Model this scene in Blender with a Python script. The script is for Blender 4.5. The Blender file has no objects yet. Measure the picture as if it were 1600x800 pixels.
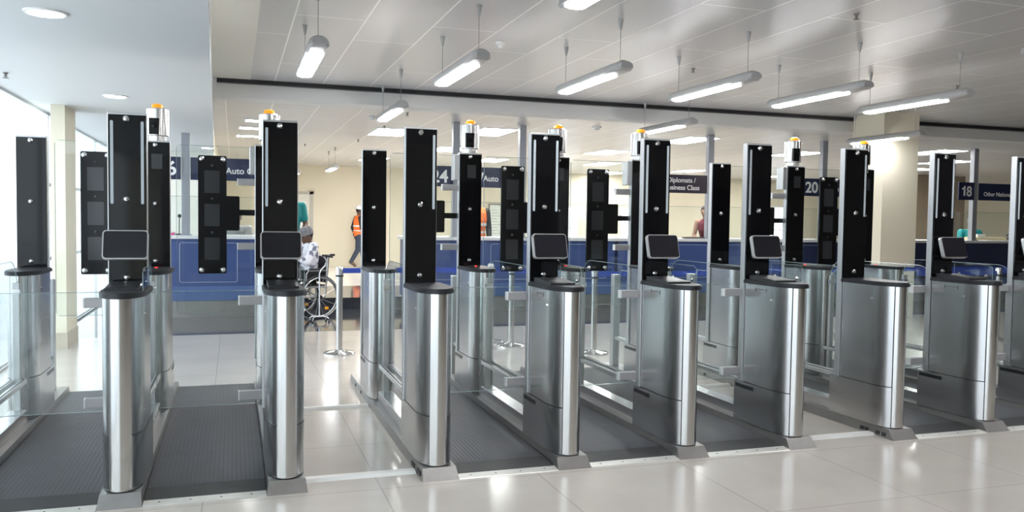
import bpy, bmesh, math, random
from mathutils import Vector, Matrix
random.seed(7)
S = bpy.context.scene
COL = S.collection
R = math.radians

# ------------------------------------------------------------------ camera, world, exposure
EYE = 1.45
def make_camera():
    f, yaw, pitch, roll = 1305.0, R(18.45), R(2.5), R(.795)
    cy, sy = math.cos(yaw), math.sin(yaw)
    fw = Vector((sy * math.cos(pitch), cy * math.cos(pitch), -math.sin(pitch)))
    rt = Vector((cy, -sy, 0)); up = rt.cross(fw)
    r2 = rt * math.cos(roll) + up * math.sin(roll)
    u2 = -rt * math.sin(roll) + up * math.cos(roll)
    cd = bpy.data.cameras.new('camera'); cam = bpy.data.objects.new('camera', cd); COL.objects.link(cam)
    m = Matrix((r2, u2, -fw)).transposed().to_4x4(); m.translation = (0, 0, EYE)
    cam.matrix_world = m
    cd.sensor_width = 36; cd.lens = f * 36 / 1600; cd.clip_start = .05; cd.clip_end = 500
    S.camera = cam
make_camera()
S.view_settings.view_transform = 'Standard'
S.view_settings.look = 'None'
S.view_settings.gamma = 1
S.view_settings.use_curve_mapping = False
S.view_settings.exposure = 0.47
WORLD_STRENGTH = 2.0
LAMP_STRENGTH = 46.0
PANEL_STRENGTH = 28.0
w = bpy.data.worlds.new('daylight'); S.world = w; w.use_nodes = True
nt = w.node_tree; nt.nodes.clear()
out = nt.nodes.new('ShaderNodeOutputWorld'); bg = nt.nodes.new('ShaderNodeBackground')
bg.inputs[0].default_value = (.86, .95, 1.0, 1); bg.inputs[1].default_value = WORLD_STRENGTH
nt.links.new(bg.outputs[0], out.inputs[0])
S.cycles.use_denoising = True
S.cycles.max_bounces = 10; S.cycles.transparent_max_bounces = 32; S.cycles.diffuse_bounces = 5; S.cycles.glossy_bounces = 5
S.cycles.sample_clamp_indirect = 6

def area_light(name, loc, rot, sx, sy, power, color):
    l = bpy.data.lights.new(name, 'AREA'); l.shape = 'RECTANGLE'; l.size = sx; l.size_y = sy
    l.energy = power; l.color = color
    o = bpy.data.objects.new(name, l); o.location = loc; o.rotation_euler = rot; COL.objects.link(o); return o
# daylight that comes through the glazed wall on the left (sits outside the glass), helps sampling
area_light('window_daylight', (-3.2, 6.0, 1.6), (0, R(-90), 0), 2.6, 20, 90, (.88, .96, 1))
area_light('window_daylight', (-3.2, -4.0, 1.6), (0, R(-90), 0), 2.6, 8, 60, (.88, .96, 1))

# ------------------------------------------------------------------ materials
MATS = {}
def mat(name, color, rough=.5, metal=0, spec=.5, emit=None, estr=0, coat=0, aniso=0):
    if name in MATS: return MATS[name]
    m = bpy.data.materials.new(name); m.use_nodes = True
    b = m.node_tree.nodes['Principled BSDF']
    b.inputs['Base Color'].default_value = (*color, 1); b.inputs['Roughness'].default_value = rough
    b.inputs['Metallic'].default_value = metal; b.inputs['Specular IOR Level'].default_value = spec
    if coat: b.inputs['Coat Weight'].default_value = coat; b.inputs['Coat Roughness'].default_value = .05
    if emit: b.inputs['Emission Color'].default_value = (*emit, 1); b.inputs['Emission Strength'].default_value = estr
    MATS[name] = m; return m
def nodes(m): return m.node_tree.nodes, m.node_tree.links, m.node_tree.nodes['Principled BSDF']
def add_noise(m, scale=(1, 1, 1), noise=8, lo=(.5,)*3, hi=(.6,)*3, rough=None, bump=0, detail=3, coord='Object'):
    N, L, b = nodes(m)
    tc = N.new('ShaderNodeTexCoord'); mp = N.new('ShaderNodeMapping'); mp.inputs['Scale'].default_value = scale
    nz = N.new('ShaderNodeTexNoise'); nz.inputs['Scale'].default_value = noise; nz.inputs['Detail'].default_value = detail
    L.new(tc.outputs[coord], mp.inputs[0]); L.new(mp.outputs[0], nz.inputs[0])
    mx = N.new('ShaderNodeMix'); mx.data_type = 'RGBA'
    mx.inputs[6].default_value = (*lo, 1); mx.inputs[7].default_value = (*hi, 1)
    L.new(nz.outputs[0], mx.inputs[0]); L.new(mx.outputs[2], b.inputs['Base Color'])
    if rough:
        mr = N.new('ShaderNodeMapRange'); mr.inputs[3].default_value = rough[0]; mr.inputs[4].default_value = rough[1]
        L.new(nz.outputs[0], mr.inputs[0]); L.new(mr.outputs[0], b.inputs['Roughness'])
    if bump:
        bp = N.new('ShaderNodeBump'); bp.inputs['Strength'].default_value = bump; bp.inputs['Distance'].default_value = .002
        L.new(nz.outputs[0], bp.inputs['Height']); L.new(bp.outputs[0], b.inputs['Normal'])
    return m
steel = add_noise(mat('brushed_steel', (.5, .5, .5), .3, 1), (90, 90, .6), 6, (.49, .49, .495), (.60, .60, .605), (.21, .29), .025)
steel_nose = add_noise(mat('bright_brushed_steel', (.62, .62, .62), .26, 1), (90, 90, .6), 6, (.52, .52, .515), (.68, .675, .665), (.17, .26), .025)
steel_base = add_noise(mat('plinth_steel', (.35, .35, .35), .35, 1), (2, 2, 2), 10, (.31, .30, .29), (.39, .38, .37), (.32, .45))
alu = mat('anodised_aluminium', (.56, .57, .58), .34, .85)
chrome = mat('polished_chrome', (.8, .8, .8), .12, 1)
strip_alu = add_noise(mat('aluminium_strip', (.7, .68, .63), .4, .6), (1, 1, 1), 14, (.60, .585, .54), (.80, .79, .75), (.35, .5))
black_glass = mat('black_glass', (.005, .005, .006), .06, 0, .28)
black_panel = mat('black_panel', (.007, .007, .008), .16, 0, .3)
black_plastic = mat('black_plastic', (.016, .017, .02), .38)
dark_cap = mat('dark_grey_cap', (.018, .019, .023), .45, 0, .35)
frost_strip = mat('frosted_strip', (.42, .47, .50), .4)
window_dark = mat('camera_window', (.034, .036, .039), .14)
screen_m = mat('display_screen', (.008, .008, .012), .08)
bezel = mat('display_bezel', (.55, .55, .55), .3, .8)
bracket_m = mat('bracket_grey', (.36, .355, .36), .42, .35)
bracket_end = mat('bracket_end_grey', (.74, .75, .76), .5)
amber = mat('amber_plastic', (1.0, .36, .02), .25, 0, .5, (1, .33, .01), .35)
red_led = mat('red_indicator', (.8, .03, .03), .3, 0, .5, (1, .04, .03), .7)
white_paint = mat('white_paint', (.80, .80, .79), .5)
lamp_grey = mat('lamp_housing_grey', (.46, .46, .46), .4, .2)
wire_m = mat('suspension_wire', (.35, .35, .35), .5, .3)
cone_m = mat('wire_cone_grey', (.44, .44, .44), .5)
cream = add_noise(mat('cream_wall_paint', (.74, .69, .54), .6), (1, 1, 1), 1.5, (.74, .69, .55), (.78, .73, .59))
cream2 = mat('cream_end_wall', (.80, .79, .72), .6)
tube_on = mat('lamp_diffuser_lit', (1, 1, 1), .5, 0, .5, (.985, .985, 1.0), LAMP_STRENGTH)
panel_on = mat('light_panel_lit', (1, 1, 1), .5, 0, .5, (1, .98, .95), PANEL_STRENGTH)
rubber = mat('dark_rubber', (.02, .02, .022), .6)
blue = add_noise(mat('blue_laminate', (.04, .08, .24), .3), (1, 1, 1), 3, (.040, .075, .225), (.048, .088, .25))
blue_lt = mat('blue_laminate_lower', (.075, .14, .34), .35)
navy = mat('navy_sign', (.008, .017, .066), .4)
plum = mat('dark_plum_sign', (.022, .014, .035), .4)
sign_white = mat('sign_letter_white', (.92, .92, .92), .5)
belt_blue = mat('blue_belt', (.015, .045, .30), .6)
white_top = mat('white_counter_top', (.78, .79, .80), .3)
post_grey = mat('grey_post_paint', (.34, .36, .40), .45, .3)
line_lt = mat('pale_inlay', (.45, .52, .68), .4)
def glass_mat(name, tint, refl, rough=.02, graze=.55):
    m = bpy.data.materials.new(name); m.use_nodes = True; N, L = m.node_tree.nodes, m.node_tree.links; N.clear()
    o = N.new('ShaderNodeOutputMaterial'); mx = N.new('ShaderNodeMixShader'); t = N.new('ShaderNodeBsdfTransparent'); g = N.new('ShaderNodeBsdfGlossy')
    t.inputs[0].default_value = (*tint, 1); g.inputs['Roughness'].default_value = rough
    fr = N.new('ShaderNodeLayerWeight'); fr.inputs[0].default_value = .5
    pw = N.new('ShaderNodeMath'); pw.operation = 'POWER'; pw.inputs[1].default_value = 4.5
    ma = N.new('ShaderNodeMath'); ma.operation = 'MULTIPLY_ADD'; ma.inputs[1].default_value = graze; ma.inputs[2].default_value = refl
    L.new(fr.outputs['Facing'], pw.inputs[0]); L.new(pw.outputs[0], ma.inputs[0]); L.new(ma.outputs[0], mx.inputs[0]); L.new(t.outputs[0], mx.inputs[1]); L.new(g.outputs[0], mx.inputs[2]); L.new(mx.outputs[0], o.inputs[0])
    return m
glass = glass_mat('clear_glass', (.955, .975, .97), .035)
glass_edge = mat('glass_edge', (.26, .34, .35), .2, 0, .5)
plexi = glass_mat('window_glass', (.97, .985, 1), .02, .02, .12)

# floor tile materials
def tile_mat(name, lo, hi, grout, sx, sy, rough, gw=.004, spec=.5, ox=0, oy=0):
    m = mat(name, lo, rough, 0, spec); N, L, b = nodes(m)
    tc = N.new('ShaderNodeTexCoord'); mp = N.new('ShaderNodeMapping'); mp.inputs['Location'].default_value = (ox, oy, 0)
    L.new(tc.outputs['Object'], mp.inputs[0])
    br = N.new('ShaderNodeTexBrick'); br.offset = 0; br.inputs['Scale'].default_value = 1
    br.inputs['Brick Width'].default_value = sx; br.inputs['Row Height'].default_value = sy
    br.inputs['Mortar Size'].default_value = gw; br.inputs['Mortar Smooth'].default_value = .3
    br.inputs['Color1'].default_value = (*lo, 1); br.inputs['Color2'].default_value = (*hi, 1); br.inputs['Mortar'].default_value = (*grout, 1)
    L.new(mp.outputs[0], br.inputs[0])
    nz = N.new('ShaderNodeTexNoise'); nz.inputs['Scale'].default_value = 2.2; nz.inputs['Detail'].default_value = 5
    L.new(tc.outputs['Object'], nz.inputs[0])
    mx = N.new('ShaderNodeMix'); mx.data_type = 'RGBA'; mx.blend_type = 'MULTIPLY'; mx.inputs[0].default_value = .22
    L.new(br.outputs['Color'], mx.inputs[6]); L.new(nz.outputs[0], mx.inputs[7]); L.new(mx.outputs[2], b.inputs['Base Color'])
    return m
floor_m = tile_mat('beige_floor_tile', (.55, .505, .455), (.57, .525, .475), (.40, .37, .335), .9, .9, .16, .004, .5, .15, .1)
granite_m = tile_mat('dark_polished_granite', (.045, .05, .062), (.055, .06, .072), (.03, .03, .035), .6, .6, .08, .003, .6)
def mat_rubber():
    m = mat('ribbed_rubber_mat', (.045, .046, .05), .5, 0, .5); N, L, b = nodes(m)
    tc = N.new('ShaderNodeTexCoord')
    vo = N.new('ShaderNodeTexVoronoi'); vo.inputs['Scale'].default_value = 42; vo.inputs['Randomness'].default_value = 0
    L.new(tc.outputs['Object'], vo.inputs[0])
    bp = N.new('ShaderNodeBump'); bp.inputs['Strength'].default_value = .6; bp.inputs['Distance'].default_value = .004
    L.new(vo.outputs[0], bp.inputs['Height']); L.new(bp.outputs[0], b.inputs['Normal'])
    nz = N.new('ShaderNodeTexNoise'); nz.inputs['Scale'].default_value = 5; nz.inputs['Detail'].default_value = 6
    L.new(tc.outputs['Object'], nz.inputs[0])
    mx = N.new('ShaderNodeMix'); mx.data_type = 'RGBA'; mx.inputs[6].default_value = (.026, .028, .034, 1); mx.inputs[7].default_value = (.054, .057, .068, 1)
    L.new(nz.outputs[0], mx.inputs[0]); L.new(mx.outputs[2], b.inputs['Base Color'])
    return m
matrub = mat_rubber()
ramp_m = add_noise(mat('smooth_rubber_ramp', (.02, .02, .022), .5), (1, 1, 1), 9, (.014, .014, .016), (.026, .026, .028))
def ceiling_mat():
    m = mat('metal_ceiling_tile', (.52, .515, .52), .33, .1, .5); N, L, b = nodes(m)
    tc = N.new('ShaderNodeTexCoord'); mp = N.new('ShaderNodeMapping'); mp.inputs['Location'].default_value = (.23, .1, 0)
    L.new(tc.outputs['Object'], mp.inputs[0])
    br = N.new('ShaderNodeTexBrick'); br.offset = .35; br.inputs['Scale'].default_value = 1
    # bricks long in y: rotate
    mp.inputs['Rotation'].default_value = (0, 0, R(90))
    br.inputs['Brick Width'].default_value = 2.4; br.inputs['Row Height'].default_value = .6
    br.inputs['Mortar Size'].default_value = .008; br.inputs['Mortar Smooth'].default_value = .1
    br.inputs['Color1'].default_value = (.58, .573, .575, 1); br.inputs['Color2'].default_value = (.615, .608, .61, 1); br.inputs['Mortar'].default_value = (.95, .94, .92, 1)  # pale joint colour stands in for the glint along the tile gaps
    L.new(mp.outputs[0], br.inputs[0]); L.new(br.outputs['Color'], b.inputs['Base Color'])
    return m
ceil_m = ceiling_mat()
ceil_white = mat('plasterboard_white', (.76, .76, .75), .6)
soffit_m = mat('soffit_paint', (.66, .68, .68), .6)

# ------------------------------------------------------------------ mesh helpers
def link(name, bm, m, parent=None, smooth=False, loc=None):
    me = bpy.data.meshes.new(name); bm.normal_update(); bm.to_mesh(me); bm.free()
    me.materials.append(m)
    if smooth:
        for p in me.polygons: p.use_smooth = True
    o = bpy.data.objects.new(name, me); COL.objects.link(o)
    if smooth: sharp(me)
    if parent is not None: o.parent = parent
    if loc is not None: o.location = loc
    return o
def sharp(me, ang=35):
    try: me.set_sharp_from_angle(angle=R(ang))
    except Exception: pass
def box(bm, x0, x1, y0, y1, z0, z1, bev=0):
    r = bmesh.ops.create_cube(bm, size=1)
    vs = r['verts']
    for v in vs: v.co = Vector(((x0 + x1) / 2 + v.co.x * (x1 - x0), (y0 + y1) / 2 + v.co.y * (y1 - y0), (z0 + z1) / 2 + v.co.z * (z1 - z0)))
    if bev:
        es = list({e for v in vs for e in v.link_edges})
        bmesh.ops.bevel(bm, geom=es, offset=bev, segments=2, profile=.5, affect='EDGES')
    return bm
def B(*a, **k): return box(bmesh.new(), *a, **k)
def prism(bm, pts, axis, a, b):
    """closed outline pts extruded along an axis ('x','y','z') from a to b"""
    def P(p, t):
        return {'z': (p[0], p[1], t), 'y': (p[0], t, p[1]), 'x': (t, p[0], p[1])}[axis]
    v0 = [bm.verts.new(P(p, a)) for p in pts]; v1 = [bm.verts.new(P(p, b)) for p in pts]
    n = len(pts)
    bm.faces.new(v0[::-1]); bm.faces.new(v1)
    for i in range(n): bm.faces.new((v0[i], v0[(i + 1) % n], v1[(i + 1) % n], v1[i]))
    bmesh.ops.recalc_face_normals(bm, faces=bm.faces)
    return bm
def cyl(bm, p0, p1, r0, r1=None, n=20, caps=True):
    r1 = r0 if r1 is None else r1
    p0, p1 = Vector(p0), Vector(p1); d = (p1 - p0).normalized()
    a = Vector((0, 0, 1)) if abs(d.z) < .9 else Vector((1, 0, 0))
    u = d.cross(a).normalized(); v = d.cross(u)
    A, Bv = [], []
    for i in range(n):
        t = 2 * math.pi * i / n; o = u * math.cos(t) + v * math.sin(t)
        A.append(bm.verts.new(p0 + o * r0)); Bv.append(bm.verts.new(p1 + o * r1))
    for i in range(n): bm.faces.new((A[i], A[(i + 1) % n], Bv[(i + 1) % n], Bv[i]))
    if caps: bm.faces.new(A[::-1]); bm.faces.new(Bv)
    bmesh.ops.recalc_face_normals(bm, faces=bm.faces)
    return bm
def lathe(bm, prof, origin=(0, 0, 0), axis='z', n=24, caps=True):
    ox, oy, oz = origin
    def P(r, h, t):
        c, s = r * math.cos(t), r * math.sin(t)
        return {'z': (ox + c, oy + s, oz + h), 'y': (ox + c, oy + h, oz + s), 'x': (ox + h, oy + c, oz + s)}[axis]
    rings = []
    for r, h in prof:
        if r < 1e-6: rings.append([bm.verts.new(P(0, h, 0))])
        else: rings.append([bm.verts.new(P(r, h, 2 * math.pi * i / n)) for i in range(n)])
    for a, b in zip(rings, rings[1:]):
        for i in range(n):
            j = (i + 1) % n
            if len(a) == 1 and len(b) == 1: continue
            if len(a) == 1: bm.faces.new((a[0], b[i], b[j]))
            elif len(b) == 1: bm.faces.new((a[i], a[j], b[0]))
            else: bm.faces.new((a[i], a[j], b[j], b[i]))
    if caps and len(rings[0]) > 1: bm.faces.new(rings[0])
    if caps and len(rings[-1]) > 1: bm.faces.new(rings[-1])
    bmesh.ops.recalc_face_normals(bm, faces=bm.faces)
    return bm
def tube(bm, pts, r, n=8, closed=False):
    pts = [Vector(p) for p in pts]; rings = []
    N = len(pts)
    for i, p in enumerate(pts):
        if closed: d = (pts[(i + 1) % N] - pts[i - 1]).normalized()
        else: d = (pts[min(i + 1, N - 1)] - pts[max(i - 1, 0)]).normalized()
        a = Vector((0, 0, 1)) if abs(d.z) < .9 else Vector((0, 1, 0))
        u = d.cross(a).normalized(); v = d.cross(u)
        rr = r[i] if isinstance(r, (list, tuple)) else r
        rings.append([bm.verts.new(p + (u * math.cos(2 * math.pi * k / n) + v * math.sin(2 * math.pi * k / n)) * rr) for k in range(n)])
    prs = list(zip(rings, rings[1:])) + ([(rings[-1], rings[0])] if closed else [])
    for a, b in prs:
        for k in range(n): bm.faces.new((a[k], a[(k + 1) % n], b[(k + 1) % n], b[k]))
    if not closed: bm.faces.new(rings[0][::-1]); bm.faces.new(rings[-1])
    bmesh.ops.recalc_face_normals(bm, faces=bm.faces)
    return bm
def rrect(x0, x1, z0, z1, r, n=6):
    pts = []
    for cx, cz, a0 in ((x1 - r, z0 + r, -90), (x1 - r, z1 - r, 0), (x0 + r, z1 - r, 90), (x0 + r, z0 + r, 180)):
        for k in range(n + 1):
            t = R(a0 + 90 * k / n); pts.append((cx + r * math.cos(t), cz + r * math.sin(t)))
    return pts
def thing(name, label, cat, loc=(0, 0, 0), rz=0, group=None):
    o = bpy.data.objects.new(name, None); COL.objects.link(o); o.empty_display_size = .1
    o.location = loc; o.rotation_euler = (0, 0, rz); tag(o, label, cat, group); return o
def tag(o, label, cat, group=None):
    o['label'] = label; o['category'] = cat
    if group: o['group'] = group
    return o
def struct(name, bm, m): 
    o = link(name, bm, m); o['kind'] = 'structure'; return o
def kids(o): return [c for c in bpy.data.objects if c.parent == o]
def copy_tree(o, parent=None, first=True):
    c = o.copy(); COL.objects.link(c)
    if parent is not None: c.parent = parent
    for ch in kids(o): copy_tree(ch, c, False)
    return c

# ------------------------------------------------------------------ the room
CEIL, SOFF, FARC, BEAM_Y = 3.17, 2.60, 2.95, 11.15
XE, YB, YF = 26.0, -9.0, 25.0
WX = -2.02
struct('floor', B(WX - .1, XE, YB, 10.75, -.1, 0), floor_m)
f2 = struct('floor_granite', B(WX - .1, XE, 10.75, 16.4, -.1, 0), granite_m)
struct('floor_far', B(WX - .1, XE, 16.4, YF, -.1, 0), tile_mat('pale_floor_tile', (.74, .71, .66), (.75, .72, .67), (.62, .6, .56), .9, .9, .14))
def edge_x(y): return -.13 - .0182 * (y - 4.8)
# soffit on the left: lower ceiling with an upstand
bm = bmesh.new()
prism(bm, [(WX - .1, YB), (edge_x(YB), YB), (edge_x(16.3), 16.3), (WX - .1, 16.3)], 'z', SOFF, CEIL + .1)
struct('ceiling_soffit', bm, soffit_m)
bm = bmesh.new()
prism(bm, [(edge_x(YB), YB), (.215, YB), (.205, BEAM_Y), (edge_x(BEAM_Y), BEAM_Y)], 'z', CEIL, CEIL + .1)
struct('ceiling_margin', bm, cream2)
struct('ceiling', B(.2, XE, YB, BEAM_Y, CEIL + .002, CEIL + .1), ceil_m)
struct('ceiling_far', B(edge_x(16.3) - 1.6, XE, BEAM_Y + .45, YF, FARC, FARC + .1), ceil_m)
struct('trim_beam', B(-.3, XE, BEAM_Y + .09, BEAM_Y + .45, FARC - .0, CEIL + .1), ceil_white)
struct('trim_shadow_gap', B(-.2, XE, BEAM_Y, BEAM_Y + .09, CEIL - .05, CEIL + .1), black_plastic)
# walls
struct('wall_far', B(-2.1, XE, YF, YF + .15, 0, FARC + .3), cream)
struct('wall_right', B(XE, XE + .15, YB, YF, 0, CEIL + .1), cream)
struct('wall_back', B(WX - .1, XE, YB - .15, YB, 0, CEIL + .1), cream)
struct('wall_end', B(WX - .1, edge_x(16.3) , 16.3, 16.42, 0, SOFF), cream2)
struct('wall_stub', B(edge_x(16.3) - .12, edge_x(16.3), 16.42, YF, 0, FARC), cream)
# glazed left wall
fr = bmesh.new()
for y in [YB + 3.0 * k for k in range(0, 6)] + [10.9, 12.6, 14.4, 16.2]:
    box(fr, WX - .04, WX - .006, y - .02, y + .02, 0, SOFF)
for z in (.03, SOFF - .012): box(fr, WX - .04, WX - .006, YB, 16.3, z - .012, z + .012)
for z in (.92, 1.78): box(fr, WX - .04, WX - .006, 10.9, 16.3, z - .02, z + .02)
gl = struct('window_1', B(WX - .004, WX + .004, YB, 16.3, 0, SOFF), plexi)
fo = link('window_frame', fr, white_paint, gl); fo['kind'] = 'structure'
struct('ground_outside', B(-40, WX - .1, -40, 60, -.2, -.1), mat('pale_paving', (.75, .76, .78), .8))
# unseen dark exits and pillars, added behind the camera for the steel to mirror
dk = mat('added_exit_glass', (.02, .022, .026), .1)
for n, (x0, x1) in enumerate(((-1.2, .5), (2.2, 3.4), (5.2, 7.4), (9.0, 10.2), (12.4, 15.0), (17.5, 19.0))):
    d_ = struct('door_%d' % (n + 2), B(x0, x1, YB, YB + .03, 0, 2.5), dk)
    f = bmesh.new(); xm = (x0 + x1) / 2
    for a in ((x0 - .06, x0), (x1, x1 + .06), (xm - .03, xm + .03)): box(f, a[0], a[1], YB, YB + .06, 0, 2.56)
    box(f, x0 - .06, x1 + .06, YB, YB + .06, 2.5, 2.56)
    o = link('door_frame', f, alu, d_); o['kind'] = 'structure'
struct('pillar_rear_added', B(4.0, 4.66, -5.5, -4.84, 0, CEIL + .1), cream); struct('pillar_rear_right_added', B(9.40, 10.06, -5.5, -4.84, 0, CEIL + .1), cream)
# pillars
pl = struct('pillar_left', B(-1.835, -1.70, 9.97, 10.6, 0, SOFF), cream)
o = link('baseboard', B(-1.845, -1.69, 9.95, 10.61, 0, .17), mat('beige_skirting', (.5, .45, .36), .5), pl)
struct('pillar_right', B(9.40, 10.07, 10.35, 11.02, 0, CEIL + .1), cream)
# far door
door = struct('door_1', B(1.55, 2.10, YF - .03, YF + .0, 0, 2.1), mat('pale_door', (.72, .72, .66), .4))
fm = bmesh.new(); box(fm, 2.10, 2.2, YF - .06, YF, 0, 2.18); box(fm, 1.45, 1.55, YF - .06, YF, 0, 2.18); box(fm, 1.45, 2.2, YF - .06, YF, 2.1, 2.18)
o = link('door_frame', fm, mat('door_frame_grey', (.50, .49, .44), .5), door)
o = link('door_window', B(1.75, 2.0, YF - .036, YF - .031, 1.0, 1.9), mat('door_glass', (.85, .9, .88), .2), door)

# ------------------------------------------------------------------ e-gate barriers
XS = [-1.356, -.536, .267, 1.089, 1.890, 2.683, 3.479, 4.301, 5.121, 5.940]
YP, YR = 4.50, 6.268           # front noses
PZ = .062                      # plinth height
DX = -.012                     # tower offset
ORD = ['leftmost', 'second', 'third', 'fourth', 'fifth', 'sixth', 'seventh', 'eighth', 'ninth', 'tenth']
def half_outline(x_lim=.1, grow=0, rear=.48, n=14):
    """D-shaped plan: flat sides, elliptical nose towards -y (y=0 at the tip)"""
    a, b = .1 + grow, .2 + grow
    L = []
    for k in range(n + 1):
        t = math.pi / 2 * k / n
        L.append((a * math.sin(t), .2 - b * math.cos(t)))
    return L
def body_outline(rear, grow=0, cut=.053, recess=.012):
    side = [(x, y) for x, y in half_outline(grow=grow) if x > cut]
    yc = .2 - (.2 + grow) * math.sqrt(1 - (cut / (.1 + grow)) ** 2)
    right = [(cut, yc + recess), (cut + .001, yc)] + side + [(.1 + grow, rear)]
    left = [(-x, y) for x, y in reversed(right)]
    return right + left
def nose_outline(w=.0505, grow=.002):
    pts = []
    n = 14
    for k in range(n + 1):
        x = -w + 2 * w * k / n
        pts.append((x, .2 - (.2 + grow) * math.sqrt(max(0, 1 - (x / (.1 + grow)) ** 2))))
    return pts + [(w, .09), (-w, .09)]
def bolt_bm(x, y, z, r=.0175, h=.016):
    return lathe(bmesh.new(), [(r * 1.05, 0), (r, -h * .45), (r * .62, -h), (0, -h * 1.12)], (x, y, z), 'y', 14)
def pedestal(kind):
    rear = kind[0] == 'R'
    root = bpy.data.objects.new('exit_gate_pedestal' if rear else 'entry_gate_pedestal', None); COL.objects.link(root)
    # all coordinates local: y=0 at nose tip, z=0 at floor
    bm = prism(bmesh.new(), body_outline(.484), 'z', .346, 1.032)
    link('upper_body', bm, steel, root, True)
    bm = prism(bmesh.new(), body_outline(.592, .0015), 'z', PZ + .004, .340)
    lc = link('lower_casing', bm, steel, root, True)
    link('kick_gap', prism(bmesh.new(), body_outline(.585, -.006), 'z', PZ, PZ + .0045), black_plastic, lc)
    link('seam_gap', prism(bmesh.new(), body_outline(.478, -.004), 'z', .340, .346), black_plastic, lc)
    sides = (-1, 1) if rear else ((-1,) if kind[1] == 'T' else ())
    for s in sides:
        x0 = s * .1035
        link('slot', B(min(x0, s * .09), max(x0, s * .09), .36, .575, .296, .322), black_plastic, lc)
    link('nose_panel', prism(bmesh.new(), nose_outline(), 'z', PZ + .006, 1.03), steel_nose, root, True)
    # cap
    cap = [(x * 1.14, (y - .2) * 1.1 + .2) for x, y in half_outline()] + [(.114, .49)]
    cap = cap + [(-x, y) for x, y in reversed(cap)]
    cap = [p for i, p in enumerate(cap) if i == 0 or (Vector(p) - Vector(cap[i - 1])).length > 1e-5]
    if (Vector(cap[0]) - Vector(cap[-1])).length < 1e-5: cap.pop()
    bm = prism(bmesh.new(), cap, 'z', 1.032, 1.060)
    es = [e for e in bm.edges if abs(e.verts[0].co.z - e.verts[1].co.z) < 1e-6 and e.verts[0].co.z > 1.05]
    bmesh.ops.bevel(bm, geom=es, offset=.006, segments=2, affect='EDGES')
    c = link('top_cap', bm, dark_cap, root, True)
    if rear and 'B' in kind:
        link('indicator_light', lathe(bmesh.new(), [(.012, 0), (.011, .006), (0, .010)], (.0, .33, 1.060), 'z', 12), red_led, c)
    # side studs
    for s in (-1, 1):
        link('stud', lathe(bmesh.new(), [(.009, 0), (.008, s * .006), (0, s * .008)], (s * .0975, .19, .938), 'x', 10), chrome, root)
    # tower
    tx = DX
    tw = link('tower_column', B(tx - .099, tx + .099, .49, .54, .342, 2.0, bev=.003), alu, root)
    link('tower_glass', B(tx - .0945, tx + .0945, .478, .4895, 1.061, 1.988, bev=.002), black_glass, tw)
    for z in (1.965, 1.532, 1.104): link('bolt', bolt_bm(tx - .004, .478, z), chrome, tw)
    if not rear:
        strips = {'P': (1,), 'T': (-1, 1), 'L': (-1,)}[kind[2]]
        for s in strips:
            link('light_strip', prism(bmesh.new(), rrect(tx + s * .076 - .0075, tx + s * .076 + .0075, 1.505, 1.955, .007, 4), 'y', .4755, .479), frost_strip, tw)
    else:
        if 'B' in kind:
            link('camera_window', B(tx - .03, tx + .045, .4765, .479, 1.79, 1.90), window_dark, tw)
    if not rear and kind[1] == 'T':
        # tilted display
        pv = bpy.data.objects.new('display', None)
        bm = prism(bmesh.new(), rrect(-.113, .113, -.08, .08, .02), 'y', -.014, .014)
        es = [e for e in bm.edges if abs(e.verts[0].co.y - e.verts[1].co.y) < 1e-6 and e.verts[0].co.y < 0]
        bmesh.ops.bevel(bm, geom=es, offset=.005, segments=2, affect='EDGES')
        d = link('display', bm, bezel, root, True, loc=(tx + .0, .385, 1.285)); d.rotation_euler = (R(-16), 0, 0)
        link('screen', prism(bmesh.new(), rrect(-.106, .106, -.073, .073, .015), 'y', -.0165, -.0145), screen_m, d)
        link('mount', B(-.04, .04, .014, .085, -.04, .04), black_plastic, d)
        bm = bmesh.new()
        prism(bm, [(.16, 1.0595), (.16, 1.072), (.40, 1.088), (.46, 1.088), (.46, 1.0595)], 'x', -.088, .07)
        dr = link('document_reader', bm, black_plastic, root)
        bm = bmesh.new()
        prism(bm, [(.185, 1.0745), (.185, 1.0755), (.35, 1.0866), (.35, 1.0855)], 'x', -.065, .05)
        link('reader_glass', bm, black_plastic, dr)
        # clear guard beside the reader
        gd = link('reader_guard', prism(bmesh.new(), [(.13, 1.061), (.47, 1.061), (.47, 1.172), (.17, 1.172), (.13, 1.15)], 'x', .093, .099), glass, root)
        e = bmesh.new(); tube(e, [(.096, y, z) for y, z in ((.47, 1.062), (.47, 1.172), (.17, 1.172), (.13, 1.15), (.13, 1.062))], .0018, 5)
        link('guard_edge', e, glass_edge, gd)
        for yy in (.18, .42): link('bolt', lathe(bmesh.new(), [(.013, 0), (.012, -.008), (.006, -.013), (0, -.013)], (.093, yy, 1.085), 'x', 12), chrome, gd)
        # etched label frame on the lane side
        bm = bmesh.new()
        for y in (.245, .36): box(bm, -.1008, -.0998, y - .003, y + .003, .985, 1.01)
        box(bm, -.1008, -.0998, .262, .343, .999, 1.002)
        link('etched_mark', bm, black_plastic, root)
    if rear:
        ep = link('end_post', B(-.034, .034, .97, 1.04, PZ, .94, bev=.005), alu, root)
        o_ = [(.60, PZ + .001), (.968, PZ + .001), (.968, .90), (.88, .985), (.60, .985)]
        link('end_glass', prism(bmesh.new(), o_, 'x', -.005, .005), glass, root)
        e = bmesh.new(); tube(e, [(0, y, z) for y, z in o_[2:]], .003, 5); link('glass_edge', e, glass_edge, ep)
        link('rail', B(-.02, .02, .594, .968, .318, .346), alu, root)
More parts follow.
